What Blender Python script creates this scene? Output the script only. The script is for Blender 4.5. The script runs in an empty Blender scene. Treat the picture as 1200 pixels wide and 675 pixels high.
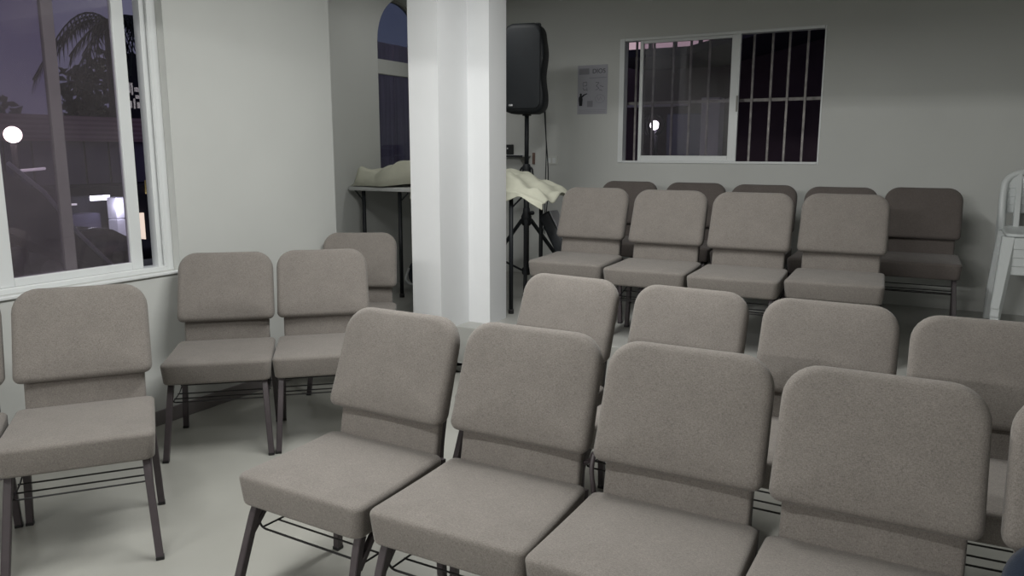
import bpy, bmesh, math, random
from mathutils import Vector, Matrix
random.seed(7)
PI = math.pi
C = bpy.context.scene.collection
W = lambda *a: Vector(a)

# ---------------------------------------------------------------- helpers
def smoothstep(a, b, x):
    t = max(0, min(1, (x - a) / (b - a))); return t * t * (3 - 2 * t)
def obj(name, bm, m, parent=None, smooth=False, loc=None):
    me = bpy.data.meshes.new(name)
    bmesh.ops.recalc_face_normals(bm, faces=bm.faces)
    bm.to_mesh(me); bm.free()
    if smooth:
        for p in me.polygons: p.use_smooth = True
    o = bpy.data.objects.new(name, me); C.objects.link(o)
    if m: me.materials.append(m)
    if parent: o.parent = parent
    if loc: o.location = loc
    return o
def sharp(o, ang=40):
    me = o.data
    for p in me.polygons: p.use_smooth = True
    try: me.set_sharp_from_angle(angle=math.radians(ang))
    except Exception: pass
    return o
def thing(name, label, cat, loc=(0, 0, 0), rotz=0, group=None):
    o = bpy.data.objects.new(name, None); C.objects.link(o)
    o.empty_display_size = .1
    o.location = loc; o.rotation_euler = (0, 0, rotz); o['label'] = label; o['category'] = cat
    if group: o['group'] = group
    return o
def tag(o, label, cat, group=None):
    o['label'] = label; o['category'] = cat
    if group: o['group'] = group
    return o
def struct(name, bm, m, parent=None, smooth=False):
    o = obj(name, bm, m, parent, smooth)
    if parent is None: o['kind'] = 'structure'
    return o
def dup(root, loc, rotz, label, group=None):
    r = root.copy(); C.objects.link(r); r.location = loc; r.rotation_euler = (0, 0, rotz)
    r['label'] = label
    if group: r['group'] = group
    for ch in list(root.children):
        c = ch.copy(); C.objects.link(c); c.parent = r
        for g in ch.children:
            d = g.copy(); C.objects.link(d); d.parent = c
    return r
def B(): return bmesh.new()
def add_box(bm, x0, x1, y0, y1, z0, z1, bev=0, M=None):
    vs = [bm.verts.new((x, y, z)) for x in (x0, x1) for y in (y0, y1) for z in (z0, z1)]
    fs = [bm.faces.new([vs[i] for i in f]) for f in ((0, 1, 3, 2), (4, 6, 7, 5), (0, 4, 5, 1), (2, 3, 7, 6), (0, 2, 6, 4), (1, 5, 7, 3))]
    if bev:
        es = list({e for f in fs for e in f.edges})
        r = bmesh.ops.bevel(bm, geom=es, offset=bev, segments=2, affect='EDGES', profile=.5)
        vs = list({v for f in r['faces'] for v in f.verts} | {v for v in vs if v.is_valid})
    if M is not None: bmesh.ops.transform(bm, matrix=M, verts=vs)
    return vs
def frames(pts):
    pts = [Vector(p) for p in pts]; T = []
    for i in range(len(pts)):
        a = pts[max(i - 1, 0)]; b = pts[min(i + 1, len(pts) - 1)]
        T.append((b - a).normalized())
    return pts, T
def add_tube(bm, pts, r, n=8, square=False, ref=(1, 0, 0)):
    """sweep a round (or square with small chamfers) section along pts; r radius / half side, may be a list"""
    pts, T = frames(pts); rings = []
    ref = Vector(ref)
    if abs(T[0].dot(ref)) > .9: ref = Vector((0, 0, 1)) if abs(T[0].z) < .9 else Vector((0, 1, 0))
    N = (ref - T[0] * ref.dot(T[0])).normalized()
    for i, p in enumerate(pts):
        N = (N - T[i] * N.dot(T[i])).normalized(); Bn = T[i].cross(N)
        rr = r[i] if isinstance(r, (list, tuple)) else r
        if square:
            c = .8
            sec = [(1, -c), (1, c), (c, 1), (-c, 1), (-1, c), (-1, -c), (-c, -1), (c, -1)]
        else:
            sec = [(math.cos(2 * PI * k / n), math.sin(2 * PI * k / n)) for k in range(n)]
        rings.append([bm.verts.new(p + N * (a * rr) + Bn * (b * rr)) for a, b in sec])
    k = len(rings[0])
    for a, b in zip(rings, rings[1:]):
        for j in range(k): bm.faces.new((a[j], a[(j + 1) % k], b[(j + 1) % k], b[j]))
    bm.faces.new(rings[0][::-1]); bm.faces.new(rings[-1])
def bend(pts, r, n=5):
    """round the inner corners of a polyline"""
    pts = [Vector(p) for p in pts]; out = [pts[0]]
    for a, b, c in zip(pts, pts[1:], pts[2:]):
        d = min(r, (a - b).length * .45, (c - b).length * .45)
        p = b + (a - b).normalized() * d; q = b + (c - b).normalized() * d
        for k in range(n + 1):
            t = k / n; out.append(p * (1 - t) ** 2 + b * 2 * t * (1 - t) + q * t * t)
    return out + [pts[-1]]
def rrect(w, h, rs, n=7):
    """rounded rectangle outline, rs = radii (bottom-left, bottom-right, top-right, top-left)"""
    out = []
    for (sx, sy, a0), r in zip(((-1, -1, PI), (1, -1, 1.5 * PI), (1, 1, 0), (-1, 1, .5 * PI)), rs):
        r = max(min(r, w / 2 - .001, h / 2 - .001), .0015)
        cx, cy = sx * (w / 2 - r), sy * (h / 2 - r)
        for k in range(n + 1):
            a = a0 + .5 * PI * k / n
            out.append((cx + r * math.cos(a), cy + r * math.sin(a)))
    # subdivide the straight runs so that bulging stays smooth
    res = []
    for i in range(len(out)):
        a, b = out[i], out[(i + 1) % len(out)]
        res.append(a)
        L = math.hypot(b[0] - a[0], b[1] - a[1])
        if L > .06:
            m = 8
            for k in range(1, m): res.append((a[0] + (b[0] - a[0]) * k / m, a[1] + (b[1] - a[1]) * k / m))
    return res
def cushion(bm, w, h, t, rs, er, bulge, f, back_bulge=0, er_back=None):
    """rounded padded slab: outline w x h, thickness t, edge rounding er; f maps (x, y, d) to the chair"""
    erb = er if er_back is None else er_back
    prof = []   # (inset, depth)
    for k in range(5):
        a = .5 * PI * k / 4; prof.append((erb * (1 - math.sin(a)), erb * (1 - math.cos(a))))
    for k in range(6):
        a = .5 * PI * k / 5; prof.append((er * (1 - math.cos(a)), t - er * (1 - math.sin(a))))
    rings = []
    N0 = None
    def ring(inset, d, s=1.0):
        pts = rrect(w, h, rs)
        # inset by pulling each point toward the centre of its own scaled outline
        sx = (w - 2 * inset) / w * s; sy = (h - 2 * inset) / h * s
        return [bm.verts.new(f(x * sx, y * sy, d)) for x, y in pts]
    for s in (.25, .6, .88):
        rings.append(ring(prof[0][0], prof[0][1] - back_bulge * (1 - s ** 3), s))
    for i, d in prof: rings.append(ring(i, d))
    for s in (.95, .87, .75, .58, .38, .18):
        rings.append(ring(prof[-1][0], prof[-1][1] + bulge * (1 - s ** 3.0), s))
    k = len(rings[0])
    for a, b in zip(rings, rings[1:]):
        for j in range(k): bm.faces.new((a[j], a[(j + 1) % k], b[(j + 1) % k], b[j]))
    for r, s in ((rings[0], -1), (rings[-1], 1)):
        c = sum((v.co for v in r), Vector()) / k
        cv = bm.verts.new(c)
        for j in range(k): bm.faces.new((r[j], r[(j + 1) % k], cv))
def lathe(bm, prof, n=24, M=None):
    rings = []
    for r, z in prof:
        rings.append([bm.verts.new((max(r, .0005) * math.cos(2 * PI * k / n), max(r, .0005) * math.sin(2 * PI * k / n), z)) for k in range(n)])
    for a, b in zip(rings, rings[1:]):
        for j in range(n): bm.faces.new((a[j], a[(j + 1) % n], b[(j + 1) % n], b[j]))
    bm.faces.new(rings[0][::-1]); bm.faces.new(rings[-1])
    if M is not None: bmesh.ops.transform(bm, matrix=M, verts=[v for r in rings for v in r])
def prism(bm, pts, d0, d1, f):
    """extrude polygon pts between d0 and d1; f(a, b, d) -> xyz"""
    A = [bm.verts.new(f(a, b, d0)) for a, b in pts]; D = [bm.verts.new(f(a, b, d1)) for a, b in pts]
    n = len(pts)
    for j in range(n): bm.faces.new((A[j], A[(j + 1) % n], D[(j + 1) % n], D[j]))
    bm.faces.new(A[::-1]); bm.faces.new(D)

# ---------------------------------------------------------------- materials
def mat(name, col, rough=.6, metal=0, noise=None, bump=None, emit=None, spec=.5):
    m = bpy.data.materials.new(name); m.use_nodes = True
    nt = m.node_tree; p = nt.nodes['Principled BSDF']
    p.inputs['Base Color'].default_value = (*col, 1); p.inputs['Roughness'].default_value = rough
    p.inputs['Metallic'].default_value = metal; p.inputs['Specular IOR Level'].default_value = spec
    tc = nt.nodes.new('ShaderNodeTexCoord')
    if noise:   # (scale vec or float, amount, detail)
        mp = nt.nodes.new('ShaderNodeMapping'); sc = noise[0] if isinstance(noise[0], tuple) else (noise[0],) * 3
        mp.inputs['Scale'].default_value = sc; nt.links.new(tc.outputs['Object'], mp.inputs['Vector'])
        nz = nt.nodes.new('ShaderNodeTexNoise'); nz.inputs['Scale'].default_value = 1; nz.inputs['Detail'].default_value = noise[2]
        nt.links.new(mp.outputs[0], nz.inputs['Vector'])
        rp = nt.nodes.new('ShaderNodeMapRange'); rp.inputs['From Min'].default_value = .25; rp.inputs['From Max'].default_value = .75
        rp.inputs['To Min'].default_value = 1 - noise[1]; rp.inputs['To Max'].default_value = 1 + noise[1]
        nt.links.new(nz.outputs['Fac'], rp.inputs['Value'])
        mx = nt.nodes.new('ShaderNodeVectorMath'); mx.operation = 'SCALE'; mx.inputs[0].default_value = col
        nt.links.new(rp.outputs[0], mx.inputs['Scale']); nt.links.new(mx.outputs[0], p.inputs['Base Color'])
    if bump:    # (scale, strength, distance)
        nb = nt.nodes.new('ShaderNodeTexNoise'); nb.inputs['Scale'].default_value = bump[0]; nb.inputs['Detail'].default_value = 4
        nt.links.new(tc.outputs['Object'], nb.inputs['Vector'])
        bp = nt.nodes.new('ShaderNodeBump'); bp.inputs['Strength'].default_value = bump[1]; bp.inputs['Distance'].default_value = bump[2]
        nt.links.new(nb.outputs['Fac'], bp.inputs['Height']); nt.links.new(bp.outputs[0], p.inputs['Normal'])
    if emit:
        p.inputs['Emission Color'].default_value = (*emit[0], 1); p.inputs['Emission Strength'].default_value = emit[1]
    return m
def fabric(name, col, amt=.22):
    m = bpy.data.materials.new(name); m.use_nodes = True
    nt = m.node_tree; p = nt.nodes['Principled BSDF']; N = nt.nodes.new; L = nt.links.new
    p.inputs['Roughness'].default_value = .92; p.inputs['Specular IOR Level'].default_value = .2
    p.inputs['Sheen Weight'].default_value = .15; p.inputs['Sheen Roughness'].default_value = .5
    tc = N('ShaderNodeTexCoord')
    vals = []
    for sc, det in (((160, 420, 520), 3), ((520, 420, 160), 3), ((9, 9, 9), 2)):
        mp = N('ShaderNodeMapping'); mp.inputs['Scale'].default_value = sc; L(tc.outputs['Object'], mp.inputs['Vector'])
        nz = N('ShaderNodeTexNoise'); nz.inputs['Scale'].default_value = 1; nz.inputs['Detail'].default_value = det; nz.inputs['Roughness'].default_value = .7
        L(mp.outputs[0], nz.inputs['Vector']); vals.append(nz)
    ad = N('ShaderNodeMath'); ad.operation = 'ADD'; L(vals[0].outputs['Fac'], ad.inputs[0]); L(vals[1].outputs['Fac'], ad.inputs[1])
    rp = N('ShaderNodeMapRange'); rp.inputs['From Min'].default_value = .7; rp.inputs['From Max'].default_value = 1.3
    rp.inputs['To Min'].default_value = 1 - amt; rp.inputs['To Max'].default_value = 1 + amt; L(ad.outputs[0], rp.inputs['Value'])
    r2 = N('ShaderNodeMapRange'); r2.inputs['From Min'].default_value = .3; r2.inputs['From Max'].default_value = .7
    r2.inputs['To Min'].default_value = .95; r2.inputs['To Max'].default_value = 1.05; L(vals[2].outputs['Fac'], r2.inputs['Value'])
    mu = N('ShaderNodeMath'); mu.operation = 'MULTIPLY'; L(rp.outputs[0], mu.inputs[0]); L(r2.outputs[0], mu.inputs[1])
    mx = N('ShaderNodeVectorMath'); mx.operation = 'SCALE'; mx.inputs[0].default_value = col; L(mu.outputs[0], mx.inputs['Scale'])
    L(mx.outputs[0], p.inputs['Base Color'])
    bp = N('ShaderNodeBump'); bp.inputs['Strength'].default_value = .35; bp.inputs['Distance'].default_value = .002
    L(ad.outputs[0], bp.inputs['Height']); L(bp.outputs[0], p.inputs['Normal'])
    return m
def glass(name, tint, dust, dustcol=(.5, .5, .5), refl=.06):
    """thin window glass: mostly clear, a film of dust and a mirror reflection"""
    m = bpy.data.materials.new(name); m.use_nodes = True
    nt = m.node_tree; N = nt.nodes.new; L = nt.links.new
    nt.nodes.remove(nt.nodes['Principled BSDF']); out = nt.nodes['Material Output']
    tr = N('ShaderNodeBsdfTransparent'); tr.inputs[0].default_value = (*tint, 1)
    df = N('ShaderNodeBsdfDiffuse'); df.inputs[0].default_value = (*dustcol, 1)
    gl = N('ShaderNodeBsdfGlossy'); gl.inputs['Roughness'].default_value = .03
    tc = N('ShaderNodeTexCoord'); nz = N('ShaderNodeTexNoise'); nz.inputs['Scale'].default_value = 3.5; nz.inputs['Detail'].default_value = 5
    L(tc.outputs['Object'], nz.inputs['Vector'])
    rp = N('ShaderNodeMapRange'); rp.inputs['From Min'].default_value = .3; rp.inputs['From Max'].default_value = .7
    rp.inputs['To Min'].default_value = dust * .6; rp.inputs['To Max'].default_value = dust * 1.3
    L(nz.outputs['Fac'], rp.inputs['Value'])
    a = N('ShaderNodeMixShader'); L(rp.outputs[0], a.inputs[0]); L(tr.outputs[0], a.inputs[1]); L(df.outputs[0], a.inputs[2])
    b = N('ShaderNodeMixShader'); lw = N('ShaderNodeLayerWeight'); pw = N('ShaderNodeMath'); pw.operation = 'POWER'; pw.inputs[1].default_value = 5; L(lw.outputs['Facing'], pw.inputs[0])
    ml = N('ShaderNodeMath'); ml.operation = 'MULTIPLY_ADD'; ml.inputs[1].default_value = 1 - refl; ml.inputs[2].default_value = refl; L(pw.outputs[0], ml.inputs[0]); ml.use_clamp = True
    L(ml.outputs[0], b.inputs[0]); L(a.outputs[0], b.inputs[1]); L(gl.outputs[0], b.inputs[2]); L(b.outputs[0], out.inputs[0])
    return m

M_wall = mat('wall_paint', (.52, .53, .51), .75, noise=(1.6, .035, 3), bump=(220, .12, .002))
M_col = mat('column_paint', (.72, .73, .74), .7, noise=(3, .02, 3), bump=(200, .08, .002))
M_ceil = mat('ceiling_paint', (.62, .62, .60), .85, noise=(2, .03, 3))
M_floor = mat('polished_floor', (.32, .318, .29), .26, noise=(1.7, .10, 6), bump=(6, .03, .003), spec=.45)
M_stage = mat('stage_floor', (.36, .36, .34), .4, noise=(2.5, .10, 5))
M_base = mat('baseboard_grey', (.17, .155, .155), .5, noise=(5, .08, 3))
M_alu = mat('white_aluminium', (.66, .68, .68), .4, noise=(8, .02, 2))
M_alud = mat('weathered_aluminium', (.22, .22, .20), .5, noise=(10, .06, 2))
M_fab = fabric('taupe_fabric', (.182, .165, .150), .36)
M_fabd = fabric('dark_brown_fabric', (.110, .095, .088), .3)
M_fabdk = fabric('navy_cloth', (.012, .018, .032), .3)
M_leg = mat('charcoal_powder_coat', (.052, .042, .046), .45, noise=(30, .1, 2))
M_wire = mat('black_wire', (.012, .011, .012), .4)
M_black = mat('black_plastic', (.008, .010, .013), .6, noise=(40, .15, 2))
M_grille = mat('speaker_grille', (.008, .011, .015), .6, bump=(900, .5, .002))
M_cream = mat('cream_cloth', (.50, .50, .41), .9, noise=(14, .06, 4), bump=(90, .35, .004))
M_ttop = mat('white_table_plastic', (.55, .56, .55), .45, noise=(20, .03, 2))
M_paper = mat('poster_paper', (.36, .36, .40), .7, noise=(9, .03, 2))
M_ink = mat('grey_ink', (.09, .09, .10), .8)
M_inkl = mat('pale_ink', (.24, .24, .265), .8)
M_inkd = mat('black_ink', (.015, .015, .02), .8)
M_plas = mat('white_chair_plastic', (.62, .65, .65), .4, noise=(6, .03, 2))
M_plate = mat('outlet_plastic', (.56, .57, .54), .5)
M_brown = mat('brown_wood', (.16, .10, .08), .6, noise=((10, 10, 60), .15, 3))
M_bar = mat('rusted_white_bars', (.30, .28, .27), .6, noise=(14, .45, 4))
M_silver = mat('silver_badge', (.4, .4, .42), .3, metal=1)
M_gl_clear = glass('clear_glass', (.96, .96, .97), .02)
M_gl_dust = glass('dusty_glass', (.88, .85, .90), .05, (.55, .50, .52))
M_gl_dark = glass('tinted_glass', (.78, .76, .80), .022, (.4, .4, .42))
M_gl_arch = glass('arch_glass', (.62, .68, .74), .04, (.3, .33, .38))

# ---------------------------------------------------------------- room shell
UL, UA, VB, HC = -3.43, -4.0, 6.2, 2.75       # left wall, alcove wall, back wall, ceiling
UR, VF = 2.7, -4.7                            # right wall, wall behind the camera
VJ, VS, ZS = 3.85, 4.05, 0.29                 # end of left wall, stage front, stage height
T = .16
bm = B(); add_box(bm, UA - .2, UR + .2, VF - .2, VB + .2, -.12, 0); struct('floor', bm, M_floor)
bm = B(); add_box(bm, UA - .2, UR + .2, VF - .2, VB + .2, HC, HC + .1); struct('ceiling', bm, M_ceil)
bm = B(); add_box(bm, UA, UR, VS, VB, 0, ZS, .004); struct('stage_platform', bm, M_stage)
# left wall with the window opening
WV0, WV1, WZ0, WZ1 = 1.30, 2.66, .775, 2.35
bm = B()
add_box(bm, UL - T, UL, VF, WV0, 0, HC); add_box(bm, UL - T, UL, WV1, VJ, 0, HC)
add_box(bm, UL - T, UL, WV0, WV1, 0, WZ0); add_box(bm, UL - T, UL, WV0, WV1, WZ1, HC)
add_box(bm, UA - T, UL - T, VJ - T, VJ, 0, HC)      # the return of the alcove
struct('wall_left', bm, M_wall)
# alcove wall with an arched opening
AV0, AR, AZ0, AZS = 5.04, .38, 1.12, 2.22
AV1 = AV0 + 2 * AR
bm = B()
add_box(bm, UA - T, UA, VJ - T, AV0, 0, HC); add_box(bm, UA - T, UA, AV1, VB + T, 0, HC); add_box(bm, UA - T, UA, AV0, AV1, 0, AZ0)
arc = [(AV0 + AR - AR * math.cos(PI * k / 32), AZS + AR * math.sin(PI * k / 32)) for k in range(33)]
for (a, b), (c, d) in zip(arc, arc[1:]): prism(bm, [(a, b), (c, d), (c, HC), (a, HC)], UA - T, UA, lambda p, q, t: (t, p, q))
struct('wall_alcove', bm, M_wall)
# back wall with the window opening
BU0, BU1, BZ0, BZ1 = -2.43, -.855, 1.285, 2.275
bm = B()
add_box(bm, UA - T, BU0, VB, VB + T, 0, HC); add_box(bm, BU1, UR + T, VB, VB + T, 0, HC)
add_box(bm, BU0, BU1, VB, VB + T, 0, BZ0); add_box(bm, BU0, BU1, VB, VB + T, BZ1, HC)
struct('wall_back', bm, M_wall)
bm = B(); add_box(bm, UR, UR + T, VF, VB + T, 0, HC); struct('wall_right', bm, M_wall)
bm = B(); add_box(bm, UL - T, UR + T, VF - T, VF, 0, HC); struct('wall_front', bm, M_wall)
bm = B(); add_box(bm, UL, UL + .012, VF, VJ, 0, .076, .003); struct('baseboard_left', bm, M_base)
bm = B(); add_box(bm, UL, UR, -.9, -.7, 2.235, HC); struct('unseen_beam', bm, M_ceil)
bm = B(); add_box(bm, UA, UR, 4.05, 4.25, 2.49, HC); struct('unseen_beam', bm, M_ceil)  # out of view, added to keep light off the upper back wall
# stepped column
bm = B()
prism(bm, [(-2.86, 3.888), (-2.65, 3.888), (-2.65, 4.208), (-2.494, 4.208), (-2.494, 4.42), (-2.86, 4.42)], 0, HC, lambda a, b, d: (a, b, d))
struct('column', bm, M_col)
bm = B()
prism(bm, [(-2.866, 3.882), (-2.644, 3.882), (-2.644, 4.202), (-2.56, 4.202), (-2.56, 4.045), (-2.866, 4.045)], 0, .055, lambda a, b, d: (a, b, d))
struct('baseboard_column', bm, M_wall)

# left window: fixed frame, an inner sliding sash and an outer one behind it
def frame_bm(v0, v1, z0, z1, w, u0, u1, wb=None, wt=None):
    bm = B(); wb = wb or w; wt = wt or w
    add_box(bm, u0, u1, v0, v0 + w, z0, z1, .003); add_box(bm, u0, u1, v1 - w, v1, z0, z1, .003)
    add_box(bm, u0, u1, v0 + w, v1 - w, z0, z0 + wb, .003); add_box(bm, u0, u1, v0 + w, v1 - w, z1 - wt, z1, .003)
    return bm
w1 = struct('window_1', frame_bm(WV0 - .0, WV1 + .0, WZ0, WZ1, .035, UL - .14, UL - .05, .025), M_alu)
bm = B(); add_box(bm, UL - .12, UL - .07, WV1 - .075, WV1 - .035, WZ0 + .02, WZ1 - .03, .003)
add_box(bm, UL - .062, UL - .05, WV1 - .05, WV1 - .035, WZ0 + .02, WZ1 - .03); obj('track', bm, M_alu, w1)
s = obj('sliding_sash', frame_bm(1.815, 2.505, WZ0 + .025, WZ1 - .03, .062, UL - .105, UL - .078, .036), M_alu, w1)
bm = B(); add_box(bm, UL - .094, UL - .089, 1.87, 2.45, WZ0 + .05, WZ1 - .05); obj('pane', bm, M_gl_dust, s)
s = obj('sliding_sash', frame_bm(1.34, 2.185, WZ0 + .02, WZ1 - .03, .055, UL - .138, UL - .112, .04), M_alud, w1)
bm = B(); add_box(bm, UL - .127, UL - .122, 1.38, 2.14, WZ0 + .05, WZ1 - .05); obj('pane', bm, M_gl_dust, s)
bm = B(); add_box(bm, UL - .015, UL + .012, WV0 - .03, WV1 + .02, WZ0 - .012, WZ0 + .002, .003); obj('window_sill', bm, M_alu, w1)

# arched window
bm = B()
fr = [(AV0, AZ0)] + arc + [(AV1, AZ0)]
inn = [(AV0 + .02, AZ0 + .02)] + [(AV0 + AR - (AR - .02) * math.cos(PI * k / 32), AZS + (AR - .02) * math.sin(PI * k / 32)) for k in range(33)] + [(AV1 - .02, AZ0 + .02)]
for i in range(len(fr)):
    j = (i + 1) % len(fr)
    prism(bm, [fr[i], fr[j], inn[j], inn[i]], UA - .15, UA - .11, lambda p, q, t: (t, p, q))
w2 = struct('window_2', bm, M_alud)
bm = B(); add_box(bm, UA - .15, UA - .09, AV0 + .01, AV1 - .01, 1.995, 2.11, .004); obj('transom', bm, M_wall, w2)
bm = B(); prism(bm, [(p, q) for p, q in inn], UA - .132, UA - .128, lambda p, q, t: (t, p, q)); obj('pane', bm, M_gl_arch, w2)

# back window
w3 = struct('window_3', None or (lambda: (lambda b: (add_box(b, BU0, BU0 + .042, VB - .012, VB + .07, BZ0, BZ1, .003), add_box(b, BU1 - .012, BU1, VB - .004, VB + .07, BZ0, BZ1, .003), add_box(b, BU0 + .042, BU1 - .012, VB - .008, VB + .07, BZ0, BZ0 + .018, .003), add_box(b, BU0 + .042, BU1 - .012, VB - .008, VB + .07, BZ1 - .022, BZ1, .003), b)[-1])(B()))(), M_alu)
bm = B(); x0, x1 = -2.262, -1.462
add_box(bm, x0, x0 + .028, VB + .006, VB + .034, BZ0 + .018, BZ1 - .02, .003); add_box(bm, x1 - .068, x1, VB + .006, VB + .034, BZ0 + .018, BZ1 - .02, .003)
add_box(bm, x0 + .028, x1 - .068, VB + .006, VB + .034, BZ0 + .018, BZ0 + .06, .003); add_box(bm, x0 + .028, x1 - .068, VB + .006, VB + .034, BZ1 - .045, BZ1 - .02, .003)
s = obj('sliding_sash', bm, M_alu, w3)
bm = B(); add_box(bm, x0 + .02, x1 - .06, VB + .018, VB + .023, BZ0 + .05, BZ1 - .04); obj('pane', bm, M_gl_dark, s)
bm = B(); add_box(bm, -1.478, -1.466, VB - .002, VB + .006, 1.68, 1.80, .002); obj('latch', bm, M_alud, s)
# security bars outside the back window
g = thing('window_grille', 'rust stained white security bars outside the back window', 'window bars', ((BU0 + BU1) / 2, VB + .2, BZ0))
cx = (BU0 + BU1) / 2
for u in (-2.36, -2.21, -2.045, -1.90, -1.75, -1.56, -1.405, -1.265, -1.14, -1.008, -.872):
    bm = B(); add_box(bm, u - .008 - cx, u + .008 - cx, -.008, .008, -.12, 1.15); obj('bar', bm, M_bar, g)
for z in (.49, -.1, 1.13):
    bm = B(); add_box(bm, -2.45 - cx, -.80 - cx, .008, .016, z - .012, z + .012); obj('crossbar', bm, M_bar, g)
for u in (-2.45, -.80):
    bm = B(); add_box(bm, u - .01 - cx, u + .01 - cx, -.04, .012, -.12, 1.15); obj('bar', bm, M_bar, g)

# ---------------------------------------------------------------- church chair
def chair_meshes(fab):
    t = thing('upholstered_chair', 'x', 'chair')
    # seat: tapers to the back, thick rounded front edge
    SY0, SY1 = -.215, .205
    def fs(x, y, d):
        yy = (SY0 + SY1) / 2 + y
        k = (SY1 - yy) / (SY1 - SY0)
        z = .330 + d + .012 * k * k
        yy += .012 * (1 - d / .1) * smoothstep(.1, .2, yy) * 0 - .010 * smoothstep(.12, .21, yy) * (1 - d / .1)
        return (x * (1 - .045 * max(0, k) ** 1.3) * (1 + .03 * smoothstep(.0, .09, d) - .02), yy, z)
    bm = B(); cushion(bm, .478, SY1 - SY0, .100, (.022, .022, .032, .032), .017, .010, fs, 0, .012); obj('seat', bm, fab, t, True)
    # upper back pad, reclined, with a lip over the lumbar panel
    th = math.atan2(.110, .325); c, s_ = math.cos(th), math.sin(th)
    def fp(x, y, d):
        v = y + .1715                         # 0 .. .343 up the pad
        curve = .012 * (1 - (x / .23) ** 2) - .006
        q = 1 - max(0, v) / .343
        dd = d * (.92 + .28 * q * q) - .062 - curve * .6
        v += .012 * (1 - smoothstep(0, .12, v)) * (1 - smoothstep(0, .045, d)) - .004 * (1 - smoothstep(0, .06, v)) * smoothstep(.03, .062, d)
        taper = 1.0 + .02 * (1 - v / .343)
        return (x * taper, -.190 - v * s_ + dd * c, .540 + v * c + dd * s_)
    bm = B(); cushion(bm, .455, .347, .062, (.028, .028, .088, .088), .028, .012, fp, .004, .02); obj('backrest', bm, fab, t, True)
    # narrower lumbar panel below it
    def fl(x, y, d):
        v = y + .10; dd = d - .036
        return (x, -.200 - v * .19 + dd * .98, .395 + v * .98 + dd * .19)
    bm = B(); cushion(bm, .405, .20, .036, (.02, .02, .02, .02), .012, .004, fl, .003); obj('lumbar_panel', bm, fab, t, True)
    # legs and frame
    for sx in (1, -1):
        bm = B(); add_tube(bm, bend([(sx * .205, .150, .325), (sx * .207, .166, .295), (sx * .228, .258, 0)], .03), .0125, square=True); l = obj('leg', bm, M_leg, t)
        bm = B(); add_box(bm, sx * .228 - .0135, sx * .228 + .0135, .244, .271, 0, .012, .002); obj('foot_cap', bm, M_wire, l)
        bm = B(); add_tube(bm, bend([(sx * .212, -.225, .42), (sx * .214, -.205, .30), (sx * .226, -.205, 0)], .05), .0125, square=True); l = obj('leg', bm, M_leg, t)
        bm = B(); add_box(bm, sx * .226 - .0135, sx * .226 + .0135, -.219, -.191, 0, .012, .002); obj('foot_cap', bm, M_wire, l)
        bm = B(); add_tube(bm, bend([(sx * .214, .176, .235), (sx * .211, .10, .318), (sx * .211, -.10, .322), (sx * .212, -.20, .318)], .03), .009, square=True); obj('seat_rail', bm, M_leg, t)
        bm = B(); add_tube(bm, bend([(sx * .194, -.238, .35), (sx * .189, -.248, .44), (sx * .188, -.276, .56), (sx * .188, -.324, .74)], .05), .0115, square=True); obj('back_upright', bm, M_leg, t)
    bm = B()
    for y, z in ((-.17, .285), (-.09, .250), (-.01, .232), (.07, .232)): add_tube(bm, [(-.214, y, z), (.214, y, z)], .0032, 6)
    add_tube(bm, bend([(-.212, .15, .29), (-.212, .14, .236), (.212, .14, .236), (.212, .15, .29)], .03), .0034, 6)
    for sx in (1, -1): add_tube(bm, bend([(sx * .206, -.2, .30), (sx * .206, -.09, .252), (sx * .206, -.01, .234), (sx * .206, .14, .238)], .05), .0030, 6)
    obj('book_rack', bm, M_wire, t)
    return t
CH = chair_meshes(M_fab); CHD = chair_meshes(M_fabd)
used = set()
def chair(u, v, yaw, label, group, proto=CH, z=0):
    loc, rz = (u, v, z), PI + math.radians(yaw)
    if proto.name not in used:
        used.add(proto.name); proto.location = loc; proto.rotation_euler = (0, 0, rz); proto['label'] = label; proto['group'] = group
        return proto
    return dup(proto, loc, rz, label, group)
R1 = 'taupe chairs of the nearest row'; R2 = 'taupe chairs of the second row'; R3 = 'taupe chairs in front row on the stage'
R4 = 'dark chairs against the back wall'; RL = 'taupe chairs along the left wall'
chair(-1.556, 1.729, -1.5, 'taupe chair at left end of nearest row, its seat and front leg fully in view', R1)
chair(-1.062, 1.735, 0, 'taupe chair in nearest row, second from its left end', R1)
cC = chair(-.577, 1.722, 0, 'taupe chair in nearest row, third from its left end', R1)
bm = B(); add_tube(bm, bend([(.222, -.205, .40), (.240, -.215, .50), (.238, -.235, .545), (.262, -.262, .50), (.285, -.262, .49)], .03), .0075, 8)
obj('coupling_hook', bm, M_leg, cC, True)
chair(-.096, 1.70, 0, 'largest taupe chair of nearest row, fourth from the left end', R1)
chair(.398, 1.70, 0, 'taupe chair cut by right edge of photo, navy jacket on its seat', R1)
chair(-1.405, 2.686, -6, 'taupe chair in second row beside the column, left end of that row', R2)
chair(-.862, 2.645, -4, 'taupe chair in second row, second from its left end', R2)
chair(-.335, 2.612, -1, 'taupe chair in second row, third from its left end', R2)
chair(.176, 2.545, 3, 'taupe chair in second row, fourth from left, cut by right edge', R2)
chair(-1.998, 4.43, .8, 'taupe chair on the stage nearest the speaker stand, left end of front stage row', R3, z=ZS)
chair(-1.473, 4.362, .8, 'taupe chair in front stage row, second from the speaker stand', R3, z=ZS)
chair(-.971, 4.33, 1.4, 'taupe chair in front stage row, third from the speaker stand', R3, z=ZS)
chair(-.482, 4.435, 2.4, 'taupe chair at right end of front stage row', R3, z=ZS)
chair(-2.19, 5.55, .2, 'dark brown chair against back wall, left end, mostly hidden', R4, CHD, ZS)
chair(-1.661, 5.54, 0, 'dark brown chair against back wall under left part of window, second from left', R4, CHD, ZS)
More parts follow.
